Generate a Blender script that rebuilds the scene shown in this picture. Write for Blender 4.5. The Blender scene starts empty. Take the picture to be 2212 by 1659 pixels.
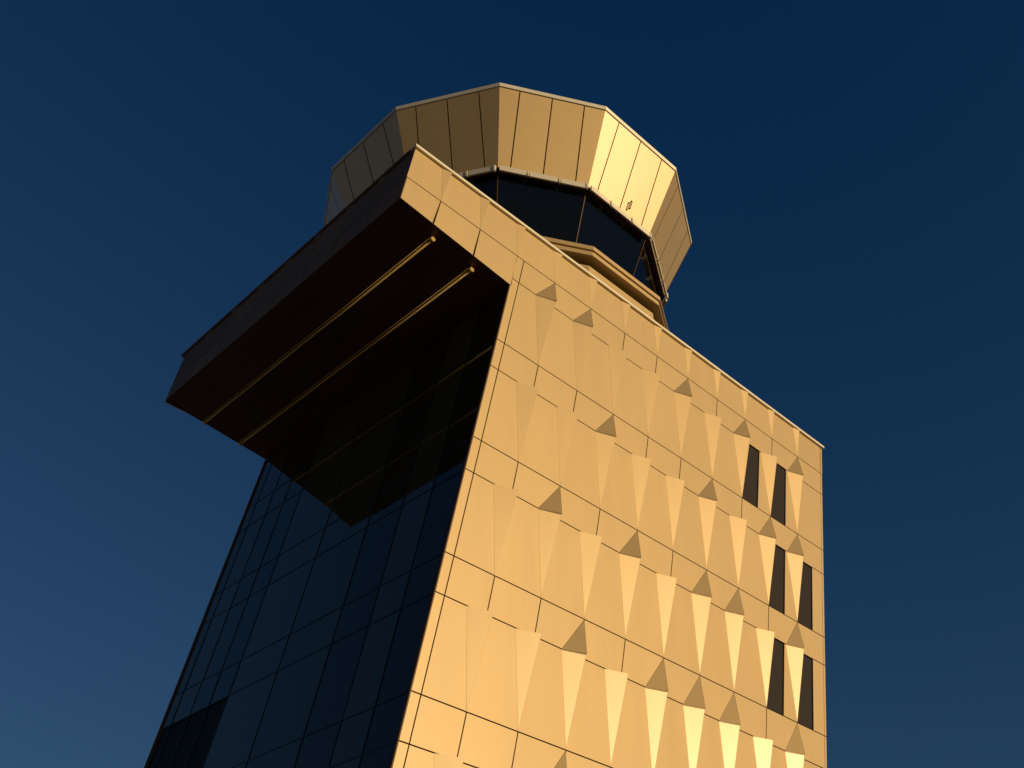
import bpy, bmesh, math, random
from mathutils import Vector, Matrix
random.seed(7)
D = 16.0
CAMZ = 1.7
col = bpy.context.scene.collection
def W(p): return Vector((p[0]*D, p[1]*D, p[2]*D + CAMZ))
V = Vector

# ------------------------------------------------------------------ materials
def mat(name):
    m = bpy.data.materials.new(name); m.use_nodes = True
    return m, m.node_tree, m.node_tree.nodes['Principled BSDF']
def metal(name, base, metallic=.5, rough=.38, var=.03, bump=.006, streak=.035, coat=0, spec=.5):
    m, nt, b = mat(name); N = nt.nodes; L = nt.links
    tc = N.new('ShaderNodeTexCoord')
    mp = N.new('ShaderNodeMapping'); mp.inputs['Scale'].default_value = (1.6, 1.6, .22)
    L.new(tc.outputs['Object'], mp.inputs['Vector'])
    n1 = N.new('ShaderNodeTexNoise'); n1.inputs['Scale'].default_value = 1.5; n1.inputs['Detail'].default_value = 4
    L.new(mp.outputs['Vector'], n1.inputs['Vector'])
    n2 = N.new('ShaderNodeTexNoise'); n2.inputs['Scale'].default_value = .55; n2.inputs['Detail'].default_value = 2
    L.new(tc.outputs['Object'], n2.inputs['Vector'])
    geo = N.new('ShaderNodeNewGeometry')
    r = N.new('ShaderNodeMapRange'); r.inputs['To Min'].default_value = 1-var; r.inputs['To Max'].default_value = 1+var
    L.new(geo.outputs['Random Per Island'], r.inputs['Value'])
    s = N.new('ShaderNodeMapRange'); s.inputs['From Min'].default_value = .3; s.inputs['From Max'].default_value = .7
    s.inputs['To Min'].default_value = 1-streak; s.inputs['To Max'].default_value = 1+streak*.4
    L.new(n1.outputs['Fac'], s.inputs['Value'])
    mu = N.new('ShaderNodeMath'); mu.operation = 'MULTIPLY'
    L.new(r.outputs[0], mu.inputs[0]); L.new(s.outputs[0], mu.inputs[1])
    sc = N.new('ShaderNodeVectorMath'); sc.operation = 'SCALE'; sc.inputs[0].default_value = base
    L.new(mu.outputs[0], sc.inputs['Scale']); L.new(sc.outputs[0], b.inputs['Base Color'])
    rr = N.new('ShaderNodeMapRange'); rr.inputs['To Min'].default_value = rough-.015; rr.inputs['To Max'].default_value = rough+.015
    L.new(n2.outputs['Fac'], rr.inputs['Value']); L.new(rr.outputs[0], b.inputs['Roughness'])
    bp = N.new('ShaderNodeBump'); bp.inputs['Strength'].default_value = bump; bp.inputs['Distance'].default_value = .3
    L.new(n2.outputs['Fac'], bp.inputs['Height']); L.new(bp.outputs[0], b.inputs['Normal'])
    b.inputs['Metallic'].default_value = metallic; b.inputs['Specular IOR Level'].default_value = spec
    b.inputs['Coat Weight'].default_value = coat; b.inputs['Coat Roughness'].default_value = .37; b.inputs['Coat IOR'].default_value = 1.75
    return m
GOLD = metal('champagne_metal', (.67, .465, .170), .74, .60, coat=1.0)
SHADE_TRIM = metal('shade_and_trim_metal', (.20, .115, .050), .25, .60, var=.15, spec=.25)  # cladding metal with the overhang end's shade put into its colour; also trim, mullions
PALE = metal('pale_metal', (.88, .78, .54), .6, .58)
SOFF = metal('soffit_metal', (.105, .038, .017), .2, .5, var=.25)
BRASS = metal('rail_metal', (.92, .64, .20), .5, .3)
MULL = metal('mullion_metal', (.012, .012, .014), .3, .35)
LOUV = metal('louvre_metal', (.006, .005, .005), .1, .6)
def dark(name, c, rough=.8):
    m, nt, b = mat(name); N = nt.nodes; L = nt.links
    n = N.new('ShaderNodeTexNoise'); n.inputs['Scale'].default_value = 3
    cr = N.new('ShaderNodeValToRGB'); cr.color_ramp.elements[0].color = (*[x*.7 for x in c], 1); cr.color_ramp.elements[1].color = (*[x*1.3 for x in c], 1)
    L.new(n.outputs['Fac'], cr.inputs[0]); L.new(cr.outputs[0], b.inputs['Base Color'])
    b.inputs['Roughness'].default_value = rough
    b.inputs['Specular IOR Level'].default_value = .1
    return m
CORE = dark('joint_backing', (.010, .007, .005))
ROOF = dark('roof_membrane', (.22, .21, .20))
def glassmat(name, c, ior, rough=.02, var=.5, s0=.34, s1=.54):
    m, nt, b = mat(name); N = nt.nodes; L = nt.links
    geo = N.new('ShaderNodeNewGeometry')
    r = N.new('ShaderNodeMapRange'); r.inputs['To Min'].default_value = 1-var; r.inputs['To Max'].default_value = 1+var
    L.new(geo.outputs['Random Per Island'], r.inputs['Value'])
    sc = N.new('ShaderNodeVectorMath'); sc.operation = 'SCALE'; sc.inputs[0].default_value = c
    L.new(r.outputs[0], sc.inputs['Scale']); L.new(sc.outputs[0], b.inputs['Base Color'])
    r2 = N.new('ShaderNodeMapRange'); r2.inputs['To Min'].default_value = s0; r2.inputs['To Max'].default_value = s1
    L.new(geo.outputs['Random Per Island'], r2.inputs['Value']); L.new(r2.outputs[0], b.inputs['Specular IOR Level'])
    n = N.new('ShaderNodeTexNoise'); n.inputs['Scale'].default_value = .35
    tc = N.new('ShaderNodeTexCoord'); L.new(tc.outputs['Object'], n.inputs['Vector'])
    bp = N.new('ShaderNodeBump'); bp.inputs['Strength'].default_value = .012; bp.inputs['Distance'].default_value = .3
    L.new(n.outputs['Fac'], bp.inputs['Height']); L.new(bp.outputs[0], b.inputs['Normal'])
    b.inputs['Roughness'].default_value = rough; b.inputs['IOR'].default_value = ior
    return m
GLASS = glassmat('tinted_glass', (.028, .028, .010), 1.60, var=.95, s0=.22, s1=.54)
CABG = glassmat('cab_glass', (.002, .003, .005), 1.42)
WING = glassmat('window_glass', (.065, .048, .020), 1.5, .1)

# ------------------------------------------------------------------ helpers
ROOTLOC = W((1.3, 1.4, -.10625))
root = bpy.data.objects.new('control_tower', None); col.objects.link(root); root.location = ROOTLOC
root['label'] = 'airport control tower with leaning gold clad shaft, dark glass side and twelve sided cab'
root['category'] = 'control tower'
def obj(name, bm, m, parent=None):
    me = bpy.data.meshes.new(name)
    bm.to_mesh(me); bm.free()
    me.materials.append(m)
    o = bpy.data.objects.new(name, me); col.objects.link(o)
    p = parent or root
    o.parent = p
    if p is root: o.matrix_parent_inverse = Matrix.Translation(-ROOTLOC)
    return o
def inset(pts, gaps):
    n = len(pts); out = []
    for i in range(n):
        p = pts[i]; e1 = (pts[i-1]-p).normalized(); e2 = (pts[(i+1) % n]-p).normalized()
        s = max(e1.cross(e2).length, .12)
        out.append(p + e2*gaps[i-1]/s + e1*gaps[i]/s)
    return out
def panel(bm, pts, gap=.0008, back=V((0, .003, 0))):
    pts = [V(p) for p in pts]; n = len(pts)
    gaps = [gap]*n if not isinstance(gap, (list, tuple)) else list(gap)
    q = inset(pts, gaps)
    nr = V((0, 0, 0))
    for i in range(n): nr += q[i].cross(q[(i+1) % n])
    if nr.dot(back) > 0: q = q[::-1]
    f = [bm.verts.new(W(p)) for p in q]
    bm.faces.new(f)
    if back.length > 0:
        b = [bm.verts.new(W(p+back)) for p in q]
        for i in range(n):
            j = (i+1) % n
            bm.faces.new([f[j], f[i], b[i], b[j]])
def hexa(bm, b4, t4):
    b = [bm.verts.new(W(p)) for p in b4]; t = [bm.verts.new(W(p)) for p in t4]
    fs = [bm.faces.new(b[::-1]), bm.faces.new(t)]
    n = len(b)
    for i in range(n):
        j = (i+1) % n; fs.append(bm.faces.new([b[i], b[j], t[j], t[i]]))
    bmesh.ops.recalc_face_normals(bm, faces=fs)
    return fs
def box(bm, x0, x1, y0, y1, z0, z1):
    hexa(bm, [(x0, y0, z0), (x1, y0, z0), (x1, y1, z0), (x0, y1, z0)], [(x0, y0, z1), (x1, y0, z1), (x1, y1, z1), (x0, y1, z1)])
def bar(bm, a, b, w, h, up):
    a = V(a); b = V(b); d = (b-a).normalized(); up = V(up)
    s = d.cross(up).normalized(); u = s.cross(d).normalized()
    c = [(-1, -1), (1, -1), (1, 1), (-1, 1)]
    hexa(bm, [a + s*x*w/2 + u*y*h/2 for x, y in c], [b + s*x*w/2 + u*y*h/2 for x, y in c])
def tube(bm, a, b, r, n=14):
    a = V(a); b = V(b); d = (b-a).normalized(); up = V((0, 0, 1))
    s = d.cross(up).normalized(); u = s.cross(d).normalized()
    c = [(math.cos(2*math.pi*i/n)*r, math.sin(2*math.pi*i/n)*r) for i in range(n)]
    for f in hexa(bm, [a + s*x + u*y for x, y in c], [b + s*x + u*y for x, y in c])[2:]: f.smooth = True

def left(z): return .8388 + .1735*(z-.9528)
def right(z): return 1.8037 + .262*(z-.95)
def yB(z): return 1.7425 + .072*(z-.5953)
def G(u, z, dep=0.0):
    if u >= 0: x = left(z) + (right(z)-left(z))*u/10
    else: x = left(z) + .0945*u
    return V((x, 1-dep, z))
def canX(z): return .6444 + .117*(z-1.351)
def botZ(x): return 1.351 + (1.3258-1.351)*(x-.6444)/(.9025-.6444)

# ------------------------------------------------------------------ cores
ZB = -.10625
bm = bmesh.new(); e = .004
hexa(bm, [(left(ZB)+e, 1+e, ZB), (right(ZB)-e, 1+e, ZB), (right(ZB)-e, yB(ZB)-e, ZB), (left(ZB)+e, yB(ZB)-e, ZB)],
         [(left(1.49)+e, 1+e, 1.49), (right(1.49)-e, 1+e, 1.49), (right(1.49)-e, yB(1.49)-e, 1.49), (left(1.49)+e, yB(1.49)-e, 1.49)])
obj('shaft_core', bm, CORE)
bm = bmesh.new()
xa = canX(1.351)+e; xb = left(1.33)+.03
hexa(bm, [(xa, 1+e, botZ(xa)+e), (xb, 1+e, botZ(xb)+e), (xb, yB(1.33)-e, botZ(xb)+e), (xa, yB(1.35)-e, botZ(xa)+e)],
         [(canX(1.488)+e, 1+e, 1.488), (left(1.488)+.03, 1+e, 1.488), (left(1.488)+.03, yB(1.488)-e, 1.488), (canX(1.488)+e, yB(1.488)-e, 1.488)])
obj('overhang_core', bm, CORE)
bm = bmesh.new()
panel(bm, [(canX(1.5)+.01, 1.01, 1.4915), (right(1.49)-.01, 1.01, 1.4915), (right(1.49)-.01, yB(1.49)-.01, 1.4915), (canX(1.5)+.01, yB(1.49)-.01, 1.4915)], 0, V((0, 0, -.001)))
obj('roof', bm, ROOF)

# ------------------------------------------------------------------ gold face
S = [1.411, 1.179, .952, .732, .5185, .305, .09]
SUB = [z-.066 for z in S]
LOW = S[1:] + [ZB]
TRI = {0: {1, 2, 5, 7, 9}, 1: {3, 6, 8, 9}, 2: {2, 4, 6, 7, 9}, 3: {3, 5, 6, 7, 9}, 4: {3, 5, 8}, 5: {2, 4, 7}, 6: set()}
WIN = {0: {7, 8}, 1: {8, 9}, 2: {8, 9}}
DEL = .0150; WW = .40; g = .0010; E0 = .17; E1 = 9.93; fg = .0003
BK = V((0, .003, 0))
for r, (s, sb, lo) in enumerate(zip(S, SUB, LOW)):
    bm = bmesh.new()
    for u in range(10):
        a = E0 if u == 0 else u; b = E1 if u == 9 else u+1
        pts = [G(a, s), G(b, s)]
        if (u+1) in TRI[r]:
            pts += [G(u+1-WW, sb), G(a, sb)]; gg = [g, fg, g, g]
        else:
            pts += [G(b, sb), G(a, sb)]; gg = [g, g, g, g]
        panel(bm, pts, gg)
    obj('spandrel_band', bm, GOLD)
    for (a, b) in ((0, E0), (E1, 10)):
        bm = bmesh.new()
        panel(bm, [G(a, s), G(b, s), G(b, sb), G(a, sb)], [g, g, g, 0])
        panel(bm, [G(a, sb), G(b, sb), G(b, lo), G(a, lo)], [g, g, g, 0])
        obj('corner_trim', bm, GOLD)
    bm = bmesh.new()
    for u in range(10):
        nxt = G(u+1-WW, sb) if u < 9 else G(E1, sb)
        nb = G(u+1, lo) if u < 9 else G(E1, lo)
        last = g if u == 9 else fg
        if u in WIN.get(r, ()):
            panel(bm, [G(u+.55, sb), nxt, nb, G(u+.55, lo)], [g, last, g, 0])
        elif u == 0:
            panel(bm, [G(E0, sb), nxt, nb, G(E0, lo)], [g, fg, g, g])
        else:
            panel(bm, [G(u, sb), nxt, nb, G(u, lo)], [g, last, g, 0])
    obj('cladding_band', bm, GOLD)
    for u in range(1, 10):
        bm = bmesh.new()
        A = G(u-WW, sb-.0004); B = G(u, sb-.0004, DEL); C = G(u, lo+.0004)
        t = u in TRI[r]
        panel(bm, [A, B, C], [.0014 if t else .0, 0, 0], V((0, .002, 0)))
        panel(bm, [B, G(u, sb-.0006), C], 0, V((-.0005, 0, 0)))
        panel(bm, [A, B, G(u, sb-.0006)], 0, V((0, 0, -.0005)))
        obj('fold_panel', bm, GOLD)
        if t:
            bm = bmesh.new()
            T = G(u, s-.0006); B2 = G(u, sb, DEL+.0012)
            panel(bm, [T, G(u-WW, sb), B2], [0, .0002, 0], V((0, .002, 0)))
            panel(bm, [T, B2, G(u, sb)], 0, V((-.0005, 0, 0)))
            obj('gusset_panel', bm, GOLD)
        if u in WIN.get(r, ()):
            q = [G(u+.01, sb-.001, -.0012), G(u+.54, sb-.001, -.0012), G(u+.54, lo+.001, -.0012), G(u+.01, lo+.001, -.0012)]
            bm = bmesh.new(); n = inset(q, [.0012]*4)
            for i in range(4):
                j = (i+1) % 4
                panel(bm, [q[i], q[j], n[j], n[i]], 0, V((0, .002, 0)))
            fr = obj('window', bm, MULL)
            bm = bmesh.new()
            panel(bm, [p+V((0, .0008, 0)) for p in n], -.0002, V((0, .0005, 0)))
            obj('pane', bm, WING, fr)
# parapet band with half-height folds
bm = bmesh.new(); TZ = 1.4975; PD = .0050
for u in range(-3, 10):
    tl = G(u, TZ) if u > -3 else V((canX(TZ), 1, TZ))
    bl = G(u, S[0]) if u > -3 else V((canX(S[0]), 1, S[0]))
    tr = G(u+1-.2, TZ) if u < 9 else G(E1, TZ); br = G(u+1, S[0]) if u < 9 else G(E1, S[0])
    panel(bm, [tl, tr, br, bl], [.0010, g if u == 9 else fg, g, 0])
panel(bm, [G(E1, TZ), G(10, TZ), G(10, S[0]), G(E1, S[0])], [g, 0, g, g])
obj('parapet_cladding', bm, GOLD)
for u in range(-2, 10):
    bm = bmesh.new()
    A = G(u-.2, TZ); B = G(u, TZ, PD); C = G(u, S[0]+.0004)
    panel(bm, [A, B, C], [.0002, 0, 0], V((0, .002, 0)))
    panel(bm, [B, G(u, TZ), C], 0, V((-.0005, 0, 0)))
    obj('fold_panel', bm, GOLD)
bm = bmesh.new()
us = [None, -2, -1, 0]
for i in range(3):
    def xx(u, z): return canX(z) if u is None else G(u, z).x
    a, b = us[i], us[i+1]
    pa, pb = V((xx(a, S[0]), 1, S[0])), V((xx(b, S[0]), 1, S[0]))
    qa = xx(a, 1.351); qb = xx(b, 1.34)
    panel(bm, [pa, pb, V((qb, 1, botZ(qb))), V((qa, 1, botZ(qa)))], [g, g, 0, g])
obj('overhang_cladding', bm, GOLD)
RX = right(1.5)
bm = bmesh.new(); box(bm, .6585, RX+.0035, 1-PD-.0003, 1.0125, 1.4985, 1.5045); obj('coping', bm, PALE)
for (x0, x1, y0, y1) in ((.6585, .674, 1.0127, yB(1.5)), (RX-.013, RX+.0035, 1.0127, yB(1.5)), (.6585, RX+.0035, yB(1.5)+.0002, yB(1.5)+.014)):
    bm = bmesh.new(); box(bm, x0, x1, y0, y1, 1.4985, 1.5045); obj('coping', bm, SHADE_TRIM)
# overhang end face
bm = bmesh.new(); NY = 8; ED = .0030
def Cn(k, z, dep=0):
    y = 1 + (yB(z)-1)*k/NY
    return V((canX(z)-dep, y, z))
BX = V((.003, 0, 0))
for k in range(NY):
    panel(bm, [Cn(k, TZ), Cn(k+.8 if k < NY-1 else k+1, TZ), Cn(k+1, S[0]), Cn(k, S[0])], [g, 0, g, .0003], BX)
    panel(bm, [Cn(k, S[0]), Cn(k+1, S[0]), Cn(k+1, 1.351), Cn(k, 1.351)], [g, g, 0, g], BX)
obj('overhang_cladding', bm, SHADE_TRIM)
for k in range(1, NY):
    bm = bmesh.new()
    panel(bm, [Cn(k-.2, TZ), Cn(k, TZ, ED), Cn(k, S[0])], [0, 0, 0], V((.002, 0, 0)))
    obj('fold_panel', bm, SHADE_TRIM)
# soffit
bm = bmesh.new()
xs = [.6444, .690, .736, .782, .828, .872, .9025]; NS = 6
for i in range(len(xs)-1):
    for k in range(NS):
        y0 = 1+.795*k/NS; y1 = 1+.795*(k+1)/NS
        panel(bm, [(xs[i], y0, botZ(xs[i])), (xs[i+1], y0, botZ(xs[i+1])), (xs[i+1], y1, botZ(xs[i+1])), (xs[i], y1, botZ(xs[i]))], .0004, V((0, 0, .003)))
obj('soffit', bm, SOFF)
for x in (.736, .8277):
    zc = botZ(x)-.0055
    bm = bmesh.new()
    tube(bm, (x, 1.024, zc-.0032), (x, 1.780, zc-.0032), .0019)
    tube(bm, (x-.0035, 1.026, zc+.001), (x-.0035, 1.778, zc+.001), .0008, 8)
    rail = obj('maintenance_rail', bm, BRASS)
    for yy in (1.022, 1.781):
        bm = bmesh.new()
        tube(bm, (x, yy-.0025, zc-.0028), (x, yy+.0025, zc-.0028), .0046)
        bar(bm, (x, yy, zc+.0052), (x, yy, zc-.001), .004, .003, (0, 1, 0))
        obj('end_stop', bm, BRASS, rail)
    for k in range(10):
        bm = bmesh.new(); yy = 1.06+.072*k
        bar(bm, (x, yy, zc+.0052), (x, yy, zc-.0030), .0022, .002, (0, 1, 0))
        obj('clamp', bm, SOFF, rail)

# ------------------------------------------------------------------ glazed face
def Q(v, z, dep=0): return V((left(z)-dep, 1+v*(yB(z)-1), z))
vs = [.012, .10, .197, .318, .508, .70, .783, .866, .95, .994]
zs = []
for s, sb in zip(S, SUB): zs += [s, sb]
zs = [1.3265] + zs[2:] + [ZB]
rnd = random.Random(3)
for i in range(len(zs)-1):
    z1, z0 = zs[i], zs[i+1]
    bm = bmesh.new(); bl = bmesh.new(); nl = 0
    for a, b in zip(vs[:-1], vs[1:]):
        if z1 < .70 and a >= .69 and z0 > .28:
            n = 26
            for k in range(n):
                za = z1 + (z0-z1)*k/n; zb_ = z1 + (z0-z1)*(k+.85)/n
                panel(bl, [Q(a, za, -.002), Q(b, za, -.002), Q(b, zb_, -.001), Q(a, zb_, -.001)], 0, V((.001, 0, 0)))
            nl += 1; continue
        j = [rnd.uniform(-.00012, .00012) for _ in range(3)]
        panel(bm, [Q(a, z1, j[0]), Q(b, z1, j[1]), Q(b, z0, j[1]+j[2]-j[0]), Q(a, z0, j[2])], 0, V((.0015, 0, 0)))
    if nl: obj('louvre', bl, LOUV)
    else: bl.free()
    obj('glazing_band', bm, GLASS)
    bm = bmesh.new()
    bar(bm, Q(.0, z0, .0002), Q(1, z0, .0002), .0022 if i % 2 else .0014, .0012, (1, 0, 0))
    obj('transom', bm, MULL)
for v in vs[1:-1]:
    bm = bmesh.new()
    bar(bm, Q(v, ZB, .0003), Q(v, 1.326, .0003), .0015, .0014, (1, 0, 0))
    obj('mullion', bm, MULL)
bm = bmesh.new()
bar(bm, Q(.9985, ZB, .0005), Q(.9985, 1.326, .0005), .003, .005, (1, 0, 0))
obj('corner_trim', bm, SHADE_TRIM)
bm = bmesh.new()
bar(bm, Q(.004, ZB, 0), Q(.004, 1.326, 0), .005, .003, (1, 0, 0))
obj('corner_trim', bm, SHADE_TRIM)

# ------------------------------------------------------------------ far side faces
zz = [1.494]
for s, sb in zip(S, SUB): zz += [s, sb]
zz += [ZB]
bm = bmesh.new()
for a, b in zip(zz[:-1], zz[1:]):
    for k in range(8):
        p = lambda kk, z: V((right(z), 1+(yB(z)-1)*kk/8, z))
        panel(bm, [p(k, a), p(k+1, a), p(k+1, b), p(k, b)], g, V((-.003, 0, 0)))
obj('side_cladding', bm, GOLD)
bm = bmesh.new()
for a, b in zip(zz[:-1], zz[1:]):
    for k in range(-3 if a > 1.36 else 0, 10):
        p = lambda kk, z: V((G(kk, z).x if kk > -3 else canX(z), yB(z), z))
        panel(bm, [p(k, a), p(k+1, a), p(k+1, b), p(k, b)], g, V((0, -.003, 0)))
obj('rear_cladding', bm, GOLD)

# ------------------------------------------------------------------ cab
H = 2.0; CX, CY = .621*H, .7005*H
def P(k, rho, z):
    a = math.radians(225+30*k)
    return V((CX+rho*H*math.cos(a), CY+rho*H*math.sin(a), z*H))
def ring(bm, prof, close=True):
    n = len(prof)
    vv = [[bm.verts.new(W(P(k, r, z))) for (r, z) in prof] for k in range(12)]
    for k in range(12):
        k2 = (k+1) % 12
        for i in range(n if close else n-1):
            j = (i+1) % n
            bm.faces.new([vv[k][i], vv[k2][i], vv[k2][j], vv[k][j]])
    bmesh.ops.recalc_face_normals(bm, faces=bm.faces)
RT, RB, ZT, ZF = .2400, .200, .9945, .904
bm = bmesh.new(); ring(bm, [(RB-.004, ZF+.001), (RT-.004, ZT), (RT-.03, ZT), (RB-.03, ZF+.001)])
obj('fascia_core', bm, CORE)
for k in range(12):
    bm = bmesh.new()
    t0, t1, b0, b1 = P(k, RT, ZT), P(k+1, RT, ZT), P(k, RB, ZF), P(k+1, RB, ZF)
    mid = (t0+t1+b0+b1)/4; inw = V((CX-mid.x, CY-mid.y, 0)).normalized()*.003
    ft = [0, .19, .495, .80, 1]; fb = [0, .135, .495, .855, 1]
    for i in range(4):
        panel(bm, [t0.lerp(t1, ft[i]), t0.lerp(t1, ft[i+1]), b0.lerp(b1, fb[i+1]), b0.lerp(b1, fb[i])],
              [.0008, 0 if i == 3 else .0014, 0, 0 if i == 0 else .0014], inw)
    obj('fascia_panel', bm, GOLD)
bm = bmesh.new(); ring(bm, [(RT+.0012, ZT+.0005), (RT+.0020, 1.0), (RT-.02, 1.0), (RT-.02, ZT+.0005)])
obj('roof_rim', bm, PALE)
bm = bmesh.new(); bm.faces.new([bm.verts.new(W(P(k, RT-.019, .998))) for k in range(12)])
obj('cab_roof', bm, ROOF)
bm = bmesh.new(); ring(bm, [(RB, ZF-.0004), (RB, ZF-.003), (.186, ZF-.003), (.186, ZF-.0004)])
obj('cab_soffit', bm, SOFF)
for k in range(12):
    bm = bmesh.new()
    a, b = P(k, .2032, .8990), P(k+1, .2032, .8990)
    for f0, f1 in ((.02, .305), (.345, .645), (.685, .98)):
        bar(bm, a.lerp(b, f0), a.lerp(b, f1), .004, .0155, (0, 0, 1))
    ch = obj('eave_channel', bm, PALE)
    n = (P(k, 1, 0)+P(k+1, 1, 0)-2*V((CX, CY, 0))).normalized()
    for f in (.325, .665, .965):
        bm = bmesh.new(); c = a.lerp(b, f)+n*.001
        bar(bm, c+V((0, 0, .0075)), c+V((0, 0, -.010)), .0035, .006, n)
        obj('clip', bm, PALE, ch)
def glass_rho(z): return .194 - (.898-z)*.37
for k in range(12):
    bm = bmesh.new()
    a, b, c, d = P(k, glass_rho(.899), .899), P(k+1, glass_rho(.899), .899), P(k+1, glass_rho(.80), .80), P(k, glass_rho(.80), .80)
    mid = (a+b+c+d)/4; inw = V((CX-mid.x, CY-mid.y, 0)).normalized()*.003
    panel(bm, [a, b, c, d], 0, inw)
    obj('cab_window', bm, CABG)
    bm = bmesh.new()
    bar(bm, P(k, glass_rho(.8985)+.0006, .8985), P(k, glass_rho(.80)+.0006, .80), .0013, .0016, P(k, 1, 0)-V((CX, CY, 0)))
    obj('cab_mullion', bm, SHADE_TRIM)
bm = bmesh.new(); ring(bm, [(.207, .8005), (.207, .7950), (.15, .7950), (.15, .8005)]); obj('sill_ring', bm, GOLD)
bm = bmesh.new(); ring(bm, [(.2050, .7940), (.2050, .7885), (.15, .7885), (.15, .7940)]); obj('sill_ring', bm, GOLD)
bm = bmesh.new(); ring(bm, [(.197, .7805), (.197, .768), (.15, .768), (.15, .7805)]); obj('base_ring', bm, GOLD)
bm = bmesh.new(); ring(bm, [(.190, .7883), (.190, .7807), (.15, .7807), (.15, .7883)]); obj('shadow_gap', bm, CORE)
bm = bmesh.new(); ring(bm, [(.186, .7678), (.186, .7462), (.15, .7462), (.15, .7678)]); obj('cab_base', bm, GOLD)
k = 1
bm = bmesh.new()
t0, t1, b0, b1 = P(k, RT, ZT), P(k+1, RT, ZT), P(k, RB, ZF), P(k+1, RB, ZF)
def FP(f, h, out=0):
    p = b0.lerp(b1, f).lerp(t0.lerp(t1, .5+(f-.5)*.83), h); return p+V((0, -out, -out*.4))
for df in (-.009, .009):
    bar(bm, FP(.60+df, .09, .006), FP(.60+df, .20, .006), .0014, .0014, (0, 1, 0))
for h in (.09, .145, .20):
    bar(bm, FP(.591, h, .006), FP(.609, h, .006), .0013, .0013, (0, 0, 1))
for h in (.10, .19):
    bar(bm, FP(.60, h, 0), FP(.60, h, .007), .0013, .0013, (0, 0, 1))
obj('hook_bracket', bm, MULL)

# ------------------------------------------------------------------ ground
me = bpy.data.meshes.new('ground'); Z = 0
me.from_pydata([(-4000, -4000, Z), (4000, -4000, Z), (4000, 4000, Z), (-4000, 4000, Z)], [], [(0, 1, 2, 3)])
gm, nt, b = mat('concrete_apron')
n = nt.nodes.new('ShaderNodeTexNoise'); n.inputs['Scale'].default_value = .08; n.inputs['Detail'].default_value = 8
tc = nt.nodes.new('ShaderNodeTexCoord'); nt.links.new(tc.outputs['Object'], n.inputs['Vector'])
cr = nt.nodes.new('ShaderNodeValToRGB'); cr.color_ramp.elements[0].color = (.17, .14, .10, 1); cr.color_ramp.elements[1].color = (.25, .205, .145, 1)
nt.links.new(n.outputs['Fac'], cr.inputs[0]); nt.links.new(cr.outputs[0], b.inputs['Base Color']); b.inputs['Roughness'].default_value = .9
me.materials.append(gm)
gr = bpy.data.objects.new('ground', me); col.objects.link(gr); gr['kind'] = 'structure'

# ------------------------------------------------------------------ light
s = V((.25, -.945, .150)).normalized()
el = math.asin(s.z); az = math.atan2(s.x, s.y)
sun = bpy.data.lights.new('sun', 'SUN'); sun.energy = 3.0; sun.angle = math.radians(.5); sun.color = (1.0, .78, .52)
so = bpy.data.objects.new('sun', sun); col.objects.link(so)
so.rotation_euler = (-s).to_track_quat('-Z', 'Y').to_euler()
w = bpy.data.worlds.new('World'); bpy.context.scene.world = w; w.use_nodes = True
nt = w.node_tree; bg = nt.nodes['Background']; N = nt.nodes; L = nt.links
sky = N.new('ShaderNodeTexSky'); sky.sky_type = 'NISHITA'; sky.sun_disc = False
sky.sun_elevation = el; sky.sun_rotation = az; sky.air_density = 1.0; sky.dust_density = .3; sky.ozone_density = 2.5
gam = N.new('ShaderNodeGamma'); gam.inputs['Gamma'].default_value = .86
L.new(sky.outputs[0], gam.inputs[0])
v1 = N.new('ShaderNodeVectorMath'); v1.operation = 'MULTIPLY_ADD'
v1.inputs[1].default_value = (.50, .66, .84); v1.inputs[2].default_value = (-.15, -.13, 0)
v2 = N.new('ShaderNodeVectorMath'); v2.operation = 'MAXIMUM'; v2.inputs[1].default_value = (.03, .05, .1)
L.new(gam.outputs[0], v1.inputs[0]); L.new(v1.outputs[0], v2.inputs[0])
tc = N.new('ShaderNodeTexCoord'); sx = N.new('ShaderNodeSeparateXYZ'); L.new(tc.outputs['Generated'], sx.inputs[0])
mr = N.new('ShaderNodeMapRange'); mr.interpolation_type = 'SMOOTHSTEP'
mr.inputs['From Min'].default_value = .02; mr.inputs['From Max'].default_value = .25; mr.inputs['To Min'].default_value = .9; mr.inputs['To Max'].default_value = 0
L.new(sx.outputs['Z'], mr.inputs['Value'])
mx = N.new('ShaderNodeMix'); mx.data_type = 'RGBA'; mx.inputs[7].default_value = (3.2, 1.9, .80, 1)
L.new(mr.outputs[0], mx.inputs[0]); L.new(v2.outputs[0], mx.inputs[6]); L.new(mx.outputs[2], bg.inputs[0])
bg.inputs[1].default_value = .06

# ------------------------------------------------------------------ camera
R = V((.722, -.6913, .0272)); F = V((.5242, .5725, .6305)).normalized()
R = (R - F*R.dot(F)).normalized(); U = R.cross(F)
cam = bpy.data.cameras.new('camera'); co = bpy.data.objects.new('camera', cam); col.objects.link(co)
cam.sensor_width = 36; cam.lens = 36*2246/2212; cam.clip_end = 12000
m = Matrix((( R.x, U.x, -F.x, 0), (R.y, U.y, -F.y, 0), (R.z, U.z, -F.z, CAMZ), (0, 0, 0, 1)))
co.matrix_world = m
sc = bpy.context.scene; sc.camera = co
sc.view_settings.view_transform = 'Standard'; sc.view_settings.look = 'None'; sc.view_settings.exposure = 0
